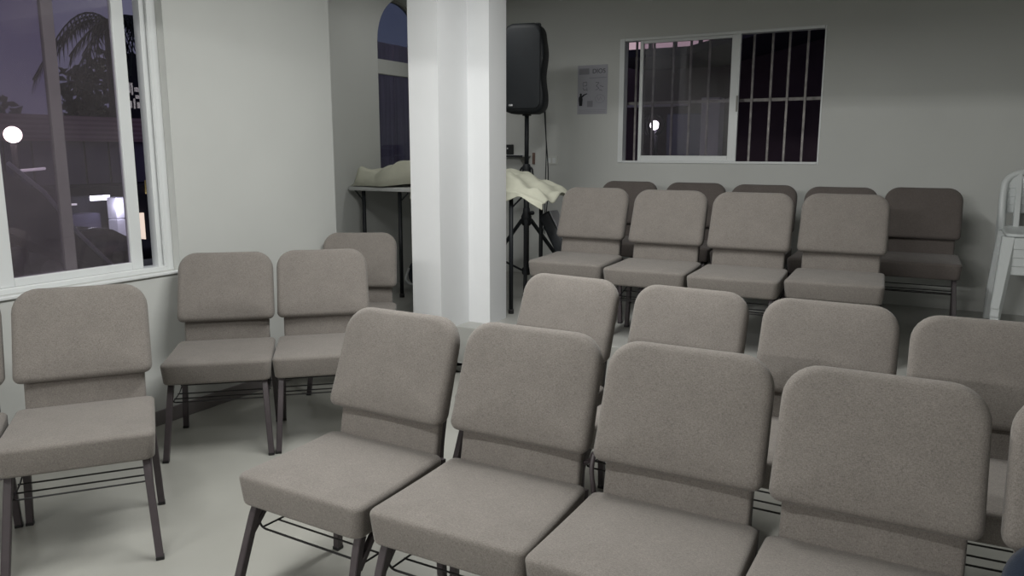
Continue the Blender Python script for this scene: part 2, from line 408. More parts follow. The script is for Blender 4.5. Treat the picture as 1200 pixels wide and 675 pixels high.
chair(-1.138, 5.43, .5, 'dark brown chair against back wall, middle of the rear row', R4, CHD, ZS)
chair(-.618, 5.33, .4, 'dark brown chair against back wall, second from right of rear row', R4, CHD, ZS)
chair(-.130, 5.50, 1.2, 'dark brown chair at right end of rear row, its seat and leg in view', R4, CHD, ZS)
chair(-2.608, 1.568, 52, 'large taupe chair below the left window, nearest whole chair on the left', RL)
chair(-2.90, 1.182, 53, 'taupe chair cut by left edge of photo', RL)
chair(-2.972, 2.50, 41.2, 'taupe chair by left wall between window and column, left of a touching pair', RL)
chair(-2.622, 2.83, 42.5, 'taupe chair touching its pair mate by left wall, partly behind nearest row', RL)
chair(-3.05, 3.55, 30.7, 'taupe chair in alcove corner below the cloth covered table', RL)

for o in bpy.data.objects:
    if o.get('group') == RL: o.scale = (1, 1, 1.02)

# ---------------------------------------------------------------- navy jacket on the right-edge chair
def blob(bm, c, r, seed, amp, nu=28, nv=16):
    rnd = random.Random(seed); ph = [rnd.uniform(0, 6.28) for _ in range(6)]
    rows = []
    for i in range(nv + 1):
        th = PI * i / nv; row = []
        for j in range(nu):
            a = 2 * PI * j / nu
            n = 1 + amp * (math.sin(3 * a + ph[0] + 2 * th) + .6 * math.sin(5 * a + ph[1] - 3 * th) + .5 * math.sin(7 * th + ph[2] + a))
            x, y, z = math.sin(th) * math.cos(a), math.sin(th) * math.sin(a), math.cos(th)
            f = lambda q, p: math.copysign(abs(q) ** p, q)
            row.append(bm.verts.new((c[0] + r[0] * n * f(x, .8), c[1] + r[1] * n * f(y, .8), c[2] + r[2] * n * f(z, .7))))
        rows.append(row)
    for a, b in zip(rows, rows[1:]):
        for j in range(nu): bm.faces.new((a[j], a[(j + 1) % nu], b[(j + 1) % nu], b[j]))
j = thing('jacket', 'navy blue jacket lying on seat of chair at right edge', 'jacket', (.36, 1.76, .440))
bm = B(); blob(bm, (.0, .045, .085), (.17, .055, .09), 3, .05); obj('body', bm, M_fabdk, j, True)
bm = B(); add_tube(bm, bend([(-.10, .06, .14), (-.155, .04, .10), (-.165, -.02, .05), (-.10, -.12, .04)], .06), [.035] + [.04] * 12 + [.03], 12); obj('sleeve', bm, M_fabdk, j, True)

# ---------------------------------------------------------------- tables, cloths
def table(u0, u1, v0, v1, zt, label, legs):
    c = ((u0 + u1) / 2, (v0 + v1) / 2, ZS)
    t = thing('folding_table', label, 'table', c, 0, 'folding tables on the stage')
    h = zt - ZS; a, b = (u1 - u0) / 2, (v1 - v0) / 2
    bm = B(); add_box(bm, -a, a, -b, b, h - .03, h, .008); sharp(obj('tabletop', bm, M_ttop, t))
    for x, y in legs:
        bm = B(); add_tube(bm, [(x - c[0], y - c[1], h - .03), (x - c[0], y - c[1], 0)], .0145, 10); l = obj('leg', bm, M_black, t, True)
        bm = B(); lathe(bm, [(.019, 0), (.019, .025), (.016, .03)], 12, Matrix.Translation((x - c[0], y - c[1], 0))); obj('rubber_foot', bm, M_wire, l)
    for x, y in legs:
        s = 1 if x > c[0] else -1
        bm = B(); add_tube(bm, [(x - c[0], y - c[1], h - .11), (x - c[0] + s * .085, y - c[1], h - .03)], .006, 8); obj('brace', bm, M_black, t, True)
    return t
table(-3.985, -3.40, 4.62, 5.95, 1.115, 'white topped folding table with short end out, in alcove under arched window', [(-3.885, 4.68), (-3.545, 4.68), (-3.885, 5.85), (-3.545, 5.85)])
table(-3.32, -2.50, 4.52, 5.10, 1.115, 'folding table behind the column beside the speaker stand', [(-2.535, 4.56), (-2.56, 5.05), (-3.26, 4.56), (-3.26, 5.05)])
def drape(name, nu, nv, f, label):
    bm = B(); V = [[bm.verts.new(f(i / nu, k / nv)) for k in range(nv + 1)] for i in range(nu + 1)]
    for i in range(nu):
        for k in range(nv): bm.faces.new((V[i][k], V[i + 1][k], V[i + 1][k + 1], V[i][k + 1]))
    o = obj(name, bm, M_cream, None, True)
    m = o.modifiers.new('thick', 'SOLIDIFY'); m.thickness = .004; m.offset = 1
    return tag(o, label, 'cloth', 'cream cloths over the tables')
def heap1(s, t):
    # over the alcove table: bunched high in the middle, its front edge waving along the table end
    u = -3.955 + .575 * s
    vf = 4.612 + .13 * smoothstep(.55, 1, s) + .010 * math.sin(9 * s)
    v = vf + (5.55 - vf) * t
    e = smoothstep(0, .05, t) * smoothstep(0, .10, s)
    z = 1.121 + e * (.115 + .075 * smoothstep(.45, .80, s) + .012 * math.sin(15 * s + 5 * t) + .012 * math.sin(23 * t + 9 * s) + .008 * math.sin(31 * s - 17 * t))
    z += .022 * smoothstep(.5, .9, s) * (1 - e)
    return (u, v, z)
drape('tablecloth', 60, 48, heap1, 'bunched cream cloth heaped over alcove table under arched window')
def heap2(s, t):
    # over the table by the speaker: bunched on top, sagging past the right end, short ragged fall over the front
    a = 1.075 * s; b_ = .57 + .0 * s; b_ = .66 * t    # arc lengths from the rear left corner
    u = -3.31 + min(a, .805); v = 5.09 - min(b_, .575)
    er, ef = max(0, a - .805), max(0, b_ - .575)
    top = smoothstep(.02, .14, t) * (1 - smoothstep(.74, .86, t))
    z = 1.122 + top * (.045 + .06 * (1 - smoothstep(.62, .80, s)) + .014 * math.sin(23 * s + 7 * t) + .012 * math.sin(19 * t - 8 * s) + .008 * math.sin(41 * s + 11 * t))
    if er: u += er * .86; z -= er * (.22 + .08 * math.sin(11 * t + 1)) + .5 * er * er
    if ef:
        v -= .012 + .012 * (1 + math.sin(30 * s)) * min(1, ef / .08)
        z -= ef * (.55 + .35 * math.sin(19 * s + 1.2)) * (1 - 2.2 * er)
        if not er: z = min(z, 1.122)
    return (u, v, z)
drape('tablecloth', 90, 70, heap2, 'cream cloth hanging off table corner beside the speaker stand')

# dark bag under the alcove table
b = thing('backpack', 'dark navy bag with white strap under the alcove table', 'bag', (-3.50, 5.05, ZS), .3)
bm = B(); blob(bm, (0, 0, .135), (.21, .13, .13), 11, .025); obj('body', bm, M_fabdk, b, True)
bm = B(); add_tube(bm, bend([(-.17, -.12, .19), (-.19, -.165, .10), (-.12, -.175, .06), (-.10, -.14, .12), (-.06, -.15, .05)], .04), .009, 8); o = obj('strap', bm, M_plas, b, True); o['label'] = 'white strap'
bm = B(); add_tube(bm, bend([(-.06, 0, .255), (-.05, 0, .30), (.05, 0, .30), (.06, 0, .255)], .03), .009, 8); obj('handle', bm, M_black, b, True)

# ---------------------------------------------------------------- loudspeaker on tripod
SU, SV = -2.945, 5.55
st = thing('speaker_stand', 'black tripod stand holding up the loudspeaker behind the table', 'speaker stand', (SU, SV, ZS))
bm = B(); add_tube(bm, [(0, 0, .10), (0, 0, .98)], .0225, 14); obj('lower_pole', bm, M_black, st, True)
bm = B(); add_tube(bm, [(0, 0, .95), (0, 0, 1.375)], .0175, 14); obj('upper_pole', bm, M_black, st, True)
bm = B(); lathe(bm, [(.03, .87), (.036, .89), (.036, .96), (.028, .985), (.02, .99)], 16); obj('collar', bm, M_black, st, True)
for sx in (1, -1):
    bm = B(); add_tube(bm, bend([(sx * .02, 0, .97), (sx * .05, 0, .955), (sx * .062, -.01, .90), (sx * .06, -.01, .865)], .03), .008, 8); obj('cable_loop', bm, M_black, st, True)
bm = B(); lathe(bm, [(.03, .50), (.042, .515), (.042, .575), (.03, .60), (.026, .64)], 16); obj('hub', bm, M_black, st, True)
bm = B(); add_tube(bm, [(.024, -.01, .605), (.05, -.02, .605), (.052, -.021, .605), (.075, -.03, .605)], [.006, .006, .016, .016], 10); obj('knob', bm, M_black, st, True)
bm = B(); lathe(bm, [(.028, .10), (.034, .11), (.034, .15), (.026, .16)], 16); obj('lower_collar', bm, M_black, st, True)
for k, a in enumerate((-63, 57, 177)):
    ca, sa = math.cos(math.radians(a)), math.sin(math.radians(a)); R_ = .47
    bm = B(); add_tube(bm, [(ca * .04, sa * .04, .545), (ca * R_, sa * R_, .012)], .0125, square=True); l = obj('leg', bm, M_black, st)
    bm = B(); blob(bm, (ca * R_, sa * R_, .014), (.022, .022, .014), 1, 0, 12, 8); obj('rubber_foot', bm, M_wire, l, True)
    f = .60; bm = B(); add_tube(bm, [(ca * .028, sa * .028, .13), (ca * (.04 + (R_ - .04) * f), sa * (.04 + (R_ - .04) * f), .545 - .533 * f)], .007, square=True); obj('brace', bm, M_black, st)
sp = thing('loudspeaker', 'black loudspeaker box on tripod stand beside the column', 'loudspeaker', (SU, SV, 1.665), math.radians(12))
def fcab(x, y, d):   # y up, d depth toward the back
    z = y + .335
    k = 1 - .22 * max(0, d - .12) / .2
    return (x * k, d - .13, z)
out = []
for i in range(0, 41):      # wavy side outline: two grip bulges on each side
    z = -.335 + .67 * i / 40; q = i / 40
    e = .168 + .010 * math.sin(2 * PI * q * 2.0 - .6) - .006
    r = .06
    if q < .10: e -= r * (1 - math.sqrt(max(0, 1 - ((.10 - q) / .10) ** 2)))
    if q > .88: e -= r * 1.2 * (1 - math.sqrt(max(0, 1 - ((q - .88) / .12) ** 2)))
    out.append((e, z))
ol = out + [(-e, z) for e, z in out[::-1]]
bm = B(); n = len(ol); rings = []
for s_, d in ((.90, 0), (.97, .008), (1, .025), (1, .20), (.96, .27), (.80, .30)):
    rings.append([bm.verts.new(fcab(x * s_, y * s_, d)) for x, y in ol])
for a, c in zip(rings, rings[1:]):
    for k in range(n): bm.faces.new((a[k], a[(k + 1) % n], c[(k + 1) % n], c[k]))
bm.faces.new(rings[0]); bm.faces.new(rings[-1][::-1]); sharp(obj('cabinet', bm, M_black, sp), 50)
bm = B(); cushion(bm, .285, .60, .012, (.05, .05, .06, .06), .006, .006, lambda x, y, d: (x, -.128 - d, y + .335)); obj('grille', bm, M_grille, sp, True)
bm = B(); cushion(bm, .035, .018, .004, (.009,) * 4, .0015, .001, lambda x, y, d: (x - .09, -.140 - d, y + .062)); obj('badge', bm, M_silver, sp, True)
bm = B(); add_tube(bm, bend([(.05, .05, .655), (.05, .05, .685), (.09, .05, .685), (.09, .05, .655)], .01), .008, 8); obj('carry_handle', bm, M_black, sp, True)
bm = B(); lathe(bm, [(.035, -.012), (.035, .03)], 16); obj('pole_socket', bm, M_black, sp, True)
bm = B(); add_tube(bm, bend([(.10, .16, .05), (.11, .17, -.15), (.135, .18, -.45), (.13, .16, -.75), (.10, .10, -1.0)], .2), .0045, 6)
add_tube(bm, bend([(.105, .17, .03), (.115, .18, -.25), (.105, .19, -.60), (.12, .12, -.95)], .2), .004, 6); obj('cord', bm, M_black, sp, True)

# black case leaning on the table by the stand
cs = thing('instrument_case', 'flat black case with pale edge leaning between table and front stage row', 'case', (-2.13, 4.98, ZS))
Mx = Matrix.Translation((0, 0, .03)) @ Matrix.Rotation(math.radians(-29), 4, 'Y')
bm = B(); add_box(bm, -.05, .05, -.06, .06, 0, .72, .02, Mx); sharp(obj('body', bm, M_black, cs), 50)
bm = B(); add_box(bm, .05, .056, -.062, .062, .02, .71, .001, Mx); o = obj('edge_trim', bm, M_silver, cs); o['label'] = 'pale metal edge'
bm = B(); add_tube(bm, bend([Mx @ Vector((.056, 0, .28)), Mx @ Vector((.085, 0, .29)), Mx @ Vector((.085, 0, .37)), Mx @ Vector((.056, 0, .38))], .02), .007, 8); obj('handle', bm, M_black, cs, True)

# ---------------------------------------------------------------- back wall fittings
def at_wall(x, z): return (x, VB, z)
ps = thing('poster', 'faded white paper poster with the heading DIOS on the back wall', 'poster', (-2.67, VB - .001, 1.885))
bm = B(); add_box(bm, -.135, .135, -.002, 0, -.20, .20); obj('sheet', bm, M_paper, ps)
def text(s, size, x, z, m, parent, depth=.0006):
    cu = bpy.data.curves.new('lettering', 'FONT'); cu.body = s; cu.size = size; cu.extrude = depth; cu.align_x = 'LEFT'
    tmp = bpy.data.objects.new('t', cu); C.objects.link(tmp)
    bpy.context.view_layer.update()
    me = bpy.data.meshes.new_from_object(tmp.evaluated_get(bpy.context.evaluated_depsgraph_get()))
    bpy.data.objects.remove(tmp)
    o = bpy.data.objects.new('lettering', me); C.objects.link(o); me.materials.append(m)
    o.parent = parent; o.location = (x, -.0032, z); o.rotation_euler = (PI / 2, 0, 0)
    return o
text('DIOS', .052, -.002, .132, M_ink, ps)
def line_art(name, segs, m, r=.0016):
    bm = B()
    for seg in segs:
        for (x0, z0), (x1, z1) in zip(seg, seg[1:]):
            dx, dz = x1 - x0, z1 - z0; L = math.hypot(dx, dz) or 1e-6; nx, nz = -dz / L * r, dx / L * r
            vs = [bm.verts.new((a, -.0032, c)) for a, c in ((x0 + nx, z0 + nz), (x1 + nx, z1 + nz), (x1 - nx, z1 - nz), (x0 - nx, z0 - nz))]
            bm.faces.new(vs)
    return obj(name, bm, m, ps)
bm = B(); add_box(bm, -.122, -.03, -.0032, -.002, .125, .175); add_box(bm, -.045, .005, -.0032, -.002, -.14, -.09); add_box(bm, -.03, .125, -.0032, -.002, .093, .098); obj('printed_block', bm, M_inkl, ps)
line_art('drawing', [[(-.085, .06), (-.05, .065), (-.05, .035), (-.085, .03), (-.085, .06)], [(-.08, 0), (-.045, 0)], [(-.085, .02), (-.075, -.005)], [(-.05, .02), (-.045, -.01)],
    [(.03, .06), (.06, .055), (.035, .03), (.06, .01), (.03, -.005)], [(.07, .03), (.10, .02)], [(.06, .0), (.09, -.01)]], M_ink)
line_art('drawing', [[(.03 + .042 * math.cos(k * PI / 10) + .04, -.075 + .034 * math.sin(k * PI / 10)) for k in range(21)], [(.045, -.06), (.06, -.09), (.075, -.06), (.09, -.09)]]
    + [[(-.12, -.165 - .012 * k), (.12, -.165 - .012 * k)] for k in range(3)], M_inkl, .0013)
bm = B()
fig = [(-.118, -.13), (-.09, -.13), (-.086, -.075), (-.09, -.062), (-.07, -.045), (-.045, -.034), (-.048, -.028), (-.078, -.036), (-.096, -.048), (-.094, -.032), (-.105, -.026), (-.114, -.034), (-.112, -.048), (-.122, -.06), (-.124, -.08)]
prism(bm, fig, -.0034, -.002, lambda a, c, d: (a, d, c)); obj('silhouette', bm, M_inkd, ps)
ot = thing('wall_outlet', 'white wall outlet plate on the back wall below the poster', 'outlet', (-3.04, VB, 1.30))
bm = B(); add_box(bm, -.058, .058, -.009, 0, -.037, .037, .004); obj('plate', bm, M_plate, ot)
bm = B()
for x in (-.025, .025): add_box(bm, x - .016, x + .016, -.012, -.009, -.022, .022, .002)
obj('socket', bm, M_alu, ot)
sw = thing('wall_switch', 'small brown switch plate on the back wall behind the stand', 'switch', (-3.217, VB, 1.315))
bm = B(); add_box(bm, -.013, .013, -.012, 0, -.05, .05, .003); obj('plate', bm, M_brown, sw)
bm = B(); add_box(bm, -.006, .006, -.018, -.012, -.012, .012, .002); obj('rocker', bm, M_brown, sw)
sh = thing('wall_shelf', 'thin dark edged wall shelf between column and speaker pole', 'shelf', (-3.43, VB, 1.33))
bm = B(); add_box(bm, -.20, .185, -.16, 0, 0, .016, .003); obj('board', bm, M_alu, sh)
bm = B(); add_box(bm, -.20, .185, -.166, -.16, -.004, .014, .001); obj('edge', bm, M_black, sh)
for x in (-.15, .13):
    bm = B(); prism(bm, [(0, 0), (-.12, 0), (0, -.10)], x - .006, x + .006, lambda a, c, d: (d, a, c)); obj('bracket', bm, M_alud, sh)
bx = thing('mixer', 'small black audio box on the wall shelf next to the column', 'audio box', (-3.50, VB - .08, 1.346), .1)
bm = B(); prism(bm, [(-.06, 0), (.06, 0), (.06, .09), (.02, .09), (-.06, .03)], -.09, .09, lambda a, c, d: (d, a, c)); obj('body', bm, M_black, bx)
bm = B()
for k in range(6): lathe(bm, [(.006, 0), (.005, .012)], 8, Matrix.Translation((-.07 + .028 * k, -.03, .05)))
obj('knob', bm, M_alu, bx)

# ---------------------------------------------------------------- white plastic chairs, stacked
def plastic_chair():
    t = thing('plastic_chair', 'x', 'chair')
    bm = B(); cushion(bm, .43, .43, .022, (.05, .05, .06, .06), .01, -.012, lambda x, y, d: (x * (1 - .08 * (.2 - y)), y, .425 + d + .02 * (y / .2) ** 2 * (1 if y < 0 else .3))); obj('seat', bm, M_plas, t, True)
    bm = B()    # arched back frame with slats
    rim = bend([(-.205, -.20, .44), (-.215, -.245, .62), (-.205, -.275, .76), (-.13, -.295, .805), (.13, -.295, .805), (.205, -.275, .76), (.215, -.245, .62), (.205, -.20, .44)], .07)
    add_tube(bm, rim, .022, 10); obj('back_frame', bm, M_plas, t, True)
    bm = B()
    for k in range(5):
        x = -.13 + .065 * k
        add_tube(bm, [(x, -.205, .44), (x, -.245, .62), (x, -.288, .79)], .016, square=True)
    add_box(bm, -.19, .19, -.290, -.268, .70, .78, .006); obj('backrest', bm, M_plas, t, False)
    for sx in (1, -1):
        bm = B(); add_tube(bm, [(sx * .20, .19, .43), (sx * .235, .235, 0)], [.034, .024], square=True); obj('leg', bm, M_plas, t)
        bm = B(); add_tube(bm, [(sx * .195, -.19, .44), (sx * .23, -.265, 0)], [.032, .022], square=True); obj('leg', bm, M_plas, t)
    bm = B(); add_box(bm, -.20, .20, .205, .222, .36, .43, .006); obj('apron', bm, M_plas, t)
    return t
pc = plastic_chair(); GP = 'white plastic chairs stacked by the back wall'
labs = ['white plastic chair at bottom of the stack by right edge', 'white plastic chair second from bottom of the stack by right edge',
        'white plastic chair third from bottom of the stack by right edge', 'white plastic chair on top of the stack by right edge']
for k in range(4):
    loc, rz = (.535, 5.74 - .006 * k, ZS + .052 * k), PI + math.radians(2)
    if k == 0: pc.location = loc; pc.rotation_euler = (0, 0, rz); pc['label'] = labs[0]; pc['group'] = GP
    else: dup(pc, loc, rz, labs[k], GP)

# ---------------------------------------------------------------- outside, left: street at dusk
M_grd = mat('asphalt', (.03, .03, .035), .8, noise=(1.2, .2, 4))
M_fasc = mat('striped_fascia', (.30, .21, .24), .7)
nt = M_fasc.node_tree; tc = nt.nodes.new('ShaderNodeTexCoord'); wv = nt.nodes.new('ShaderNodeTexWave'); wv.bands_direction = 'Z'; wv.inputs['Scale'].default_value = 4; wv.inputs['Distortion'].default_value = .3
nt.links.new(tc.outputs['Object'], wv.inputs['Vector']); cr = nt.nodes.new('ShaderNodeValToRGB'); cr.color_ramp.elements[0].color = (.26, .17, .20, 1); cr.color_ramp.elements[1].color = (.36, .26, .29, 1)
nt.links.new(wv.outputs['Fac'], cr.inputs[0]); nt.links.new(cr.outputs[0], nt.nodes['Principled BSDF'].inputs['Base Color'])
M_blueg = mat('blue_grey_render', (.14, .13, .20), .8, noise=(2, .15, 3))
M_dark = mat('dark_facade', (.035, .033, .045), .8, noise=(3, .2, 3))
M_och = mat('ochre_sign', (.30, .22, .07), .7)
M_foli = mat('dusk_foliage', (.02, .028, .024), .9, noise=(6, .4, 3))
M_bark = mat('bark', (.05, .04, .04), .9)
M_litw = mat('pale_glow', (.6, .6, .6), .5, emit=((1, .93, .97), .55))
M_lamp = mat('street_lamp_glow', (1, 1, 1), .5, emit=((1, .88, .72), 14))
M_tubel = mat('shop_light', (1, 1, 1), .5, emit=((.85, .88, 1), 7))
M_litd = mat('lit_doorway', (.6, .6, .6), .5, emit=((1, .80, .66), .8))
M_roofm = mat('metal_roof_sheet', (.12, .11, .12), .4, noise=(3, .1, 3), bump=(3, .2, .02))
GZ = -.32
bm = B(); add_box(bm, -40, -4.4, -20, 40, GZ - .1, GZ); o = struct('street', bm, M_grd)
bm = B(); add_box(bm, -4.4, 12, VB + .6, 40, GZ - .1, GZ); o = struct('yard_ground', bm, M_grd)
bl = thing('shop_building', 'low building with pink striped fascia across the street beyond left window', 'building', (-13.2, 8, GZ))
def bbox(name, u0, u1, v0, v1, z0, z1, m, par, c): 
    bm = B(); add_box(bm, u0 - c[0], u1 - c[0], v0 - c[1], v1 - c[1], z0 - c[2], z1 - c[2]); return obj(name, bm, m, par)
c = (-13.2, 8, GZ)
bbox('wall', -16, -13.25, -2, 14, GZ, 1.95, M_dark, bl, c)
bbox('fascia', -13.3, -13.0, -2, 14, 1.53, 1.95, M_fasc, bl, c)
bbox('upper_panel', -13.24, -13.12, -2, 14, .80, 1.53, M_blueg, bl, c)
for k in range(22): bbox('seam', -13.12, -13.10, 3 + .45 * k, 3.02 + .45 * k, .80, 1.53, M_dark, bl, c)
bbox('canopy', -13.3, -12.4, -2, 14, .64, .78, M_dark, bl, c)
bbox('counter', -13.25, -12.9, 7.95, 8.45, -.1, .30, M_blueg, bl, c)
d = bbox('doorway', -13.25, -13.2, 9.30, 9.52, -.35, .22, M_litd, bl, c)
bbox('shop_tube', -12.95, -12.9, 8.32, 8.66, .52, .60, M_tubel, bl, c)
bbox('shop_tube', -12.95, -12.9, 7.80, 8.05, .46, .49, M_litw, bl, c)
o = bbox('sign_board', -12.4, -12.36, 9.0, 10.2, .62, .86, M_och, bl, c); o['label'] = 'ochre sign board'
ld = bpy.data.lights.new('shop_glow', 'POINT'); ld.energy = 14; ld.color = (.85, .88, 1); ld.shadow_soft_size = .1
lo = bpy.data.objects.new('shop_glow', ld); C.objects.link(lo); lo.parent = bl; lo.location = (.75, .5, .75)
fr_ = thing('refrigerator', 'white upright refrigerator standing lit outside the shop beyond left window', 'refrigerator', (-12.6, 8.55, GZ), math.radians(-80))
bm = B(); add_box(bm, -.09, .09, -.10, .10, .06, .52, .012); add_box(bm, -.09, .09, -.10, .10, .53, .90, .012); obj('body', bm, mat('glowing_white_enamel', (.7, .7, .74), .4, emit=((.8, .82, 1), .25)), fr_)  # enamel emits faintly so the body looks lit
bm = B(); add_box(bm, -.075, -.06, -.12, -.10, .30, .48); add_box(bm, -.075, -.06, -.12, -.10, .58, .72); obj('handle', bm, M_alud, fr_)
bm = B()
for sx in (-.07, .07):
    for sy in (-.08, .08): add_box(bm, sx - .015, sx + .015, sy - .015, sy + .015, 0, .06)
obj('foot', bm, M_black, fr_)
# upper house with lit balcony windows
h = thing('balcony_house', 'dark upper house with barred pale windows behind the fascia', 'building', (-17, 12, GZ))
c = (-17, 12, GZ)
bbox('wall', -17.3, -17, 12.05, 16, GZ, 3.6, M_dark, h, c)
for k, (v, z, w_, hh) in enumerate(((12.12, 2.70, .05, .24), (12.19, 2.66, .04, .28), (12.27, 2.74, .16, .10), (12.28, 2.58, .18, .08), (12.12, 2.36, .06, .16), (12.22, 2.34, .05, .24), (12.31, 2.36, .14, .14), (12.6, 2.5, .25, .3))):
    bbox('window', -17.03, -17, v, v + w_, z, z + hh, M_litw, h, c)
for k in range(9): bbox('railing_bar', -16.5, -16.47, 12.08 + .07 * k, 12.09 + .07 * k, 2.3, 2.62, M_dark, h, c)
bbox('railing_bar', -16.5, -16.46, 12.05, 13.2, 2.60, 2.64, M_dark, h, c)
# palms and trees as dark leafy crowns
def palm(loc, hgt, n, L, label, seed):
    rnd = random.Random(seed); t = thing('palm_tree', label, 'tree', loc, 0, 'palms across the street')
    bm = B(); add_tube(bm, [(0, 0, 0), (.1, .05, hgt * .5), (.05, .1, hgt)], [.14, .11, .09], 8); obj('trunk', bm, M_bark, t, True)
    bm = B()
    for k in range(n):
        a = 2 * PI * k / n + rnd.uniform(-.2, .2); up = rnd.uniform(.1, .9); pts = []
        for i in range(9):
            q = i / 8; r = L * q; z = hgt + up * L * .6 * q - 1.0 * L * q * q
            pts.append(Vector((.05 + r * math.cos(a), .1 + r * math.sin(a), z)))
        add_tube(bm, pts, .015, 4)
        sd = Vector((-math.sin(a), math.cos(a), 0))
        for i in range(1, 9):
            for s_ in (1, -1):
                for q in (0, .5):
                    p = pts[i - 1].lerp(pts[i], q); tip = p + sd * s_ * L * .22 * (1.1 - i / 10) + Vector((0, 0, -.16 * L)) + (pts[i] - pts[i - 1]) * .8
                    w_ = (pts[i] - pts[i - 1]) * .22
                    bm.faces.new([bm.verts.new(v) for v in (p, p + w_, tip)])
    obj('fronds', bm, M_foli, t)

palm((-17, 11.6, GZ), 4.6, 16, 1.6, 'tall palm seen through middle of the left window', 5)
palm((-15.4, 11.25, GZ), 4.4, 16, 1.4, 'palm whose fronds show in the open gap of the left window', 9)
def leafy(loc, rx, rz, zc, n, label, seed):
    rnd = random.Random(seed); t = thing('dusk_tree', label, 'tree', loc, 0, 'trees across the street')
    bm = B(); add_tube(bm, [(0, 0, 0), (0, 0, zc)], [.16, .08], 8); obj('trunk', bm, M_bark, t, True)
    bm = B()
    for k in range(n):
        a = rnd.uniform(0, 2 * PI); c_ = rnd.uniform(-1, 1); r = rnd.uniform(.2, 1) ** .5; s_ = math.sqrt(1 - c_ * c_)
        p = Vector((rx * r * s_ * math.cos(a), rx * r * s_ * math.sin(a), zc + rz * r * c_))
        e1 = Vector((rnd.uniform(-1, 1), rnd.uniform(-1, 1), rnd.uniform(-1, 1))).normalized() * .16
        e2 = e1.cross(Vector((rnd.uniform(-1, 1), rnd.uniform(-1, 1), rnd.uniform(-1, 1)))).normalized() * .09
        bm.faces.new([bm.verts.new(v) for v in (p - e1, p + e2, p + e1, p - e2)])
    obj('crown', bm, M_foli, t)
leafy((-19, 13.2, GZ), 1.5, 1.2, 3.0, 900, 'round dark tree behind fascia near the window stile', 3)
leafy((-19, 5.2, GZ), 2.4, 1.6, 2.7, 1300, 'broad dark tree beyond left half of the window', 4)
leafy((-20, 9.4, GZ), 1.8, .9, 2.3, 900, 'low dark tree behind fascia in middle of the window', 6)
# street lamp
sl = thing('street_lamp', 'lit round street lamp on a thin post outside left window', 'street lamp', (-8, 4.415, GZ))
bm = B(); add_tube(bm, [(0, 0, 0), (0, 0, 1.76)], .03, 8); obj('post', bm, M_dark, sl, True)
bm = B(); lathe(bm, [(.078 * math.sin(PI * k / 14), 1.85 - .078 * math.cos(PI * k / 14)) for k in range(15)]); obj('globe', bm, M_lamp, sl, True)
bm = B(); add_tube(bm, [(0, 0, 1.50), (.0, .28, 1.52)], .014, 8); obj('arm', bm, M_litw, sl, True)  # arm given a pale glow of its own, it holds no lamp
# sloping sheet roof below the window
rf = thing('sloping_awning', 'dark sloping awning with pale edge just outside left window', 'awning', (-5.5, 3.0, GZ))
Ma = Matrix.Translation((0, 0, 0))
bm = B(); prism(bm, [(-1.2, 2.35), (.17, 1.40), (.62, .84), (.60, .80), (-1.2, 1.75)], -.35, .05, lambda a, c_, d: (d, a, c_)); obj('sheet', bm, M_roofm, rf)
bm = B(); add_tube(bm, [(.06, -.05, 1.62), (.06, .17, 1.42), (.06, .38, 1.12), (.06, .64, .83)], .016, 8); obj('edge_pipe', bm, M_alu, rf, True)
for x in (-.3, 0):
    bm = B(); add_tube(bm, [(x, -.4, 0), (x, -.4, 1.45)], .025, 8); obj('post', bm, M_dark, rf, True)
# parked car silhouette by the shop
ca = thing('parked_car', 'dark parked car in the street in front of the shop', 'car', (-10.6, 6.55, GZ), math.radians(90))
prof = [(-.95, .12), (-.98, .30), (-.80, .40), (-.50, .44), (-.30, .60), (.30, .62), (.55, .44), (.92, .40), (.98, .28), (.96, .12)]
bm = B(); prism(bm, prof, -.38, .38, lambda a, c_, d: (a, d, c_)); bmesh.ops.bevel(bm, geom=list(bm.edges), offset=.03, segments=2, affect='EDGES'); obj('body', bm, mat('dark_car_paint', (.02, .02, .03), .25), ca, True)
for x in (-.6, .6):
    for y in (-.36, .36):
        bm = B(); lathe(bm, [(.14, -.04), (.15, 0), (.14, .04)], 20, Matrix.Translation((x, y, .14)) @ Matrix.Rotation(PI / 2, 4, 'X')); obj('wheel', bm, M_black, ca, True)
for sx in (-.2, .2):
    bm = B(); add_box(bm, sx * 1 - .16, sx + .16, -.385, .385, .45, .57, .01); obj('side_window', bm, M_gl_dark, ca)
# building outside the arched window: corrugated panels
M_corr = mat('purple_grey_panels', (.78, .58, .60), .7, noise=((14, 14, .6), .35, 2))
bm = B()
for k in range(27): add_box(bm, -5.6, -5.58 + .015 * (k % 2), 5.2 + .14 * k, 5.34 + .14 * k, GZ, 2.55)
o = obj('panel_fence', bm, M_corr); tag(o, 'purple grey corrugated panel fence seen through the arched window', 'fence')
for k, (v, z) in enumerate(((6.35, 2.18), (6.62, 2.16))): pass

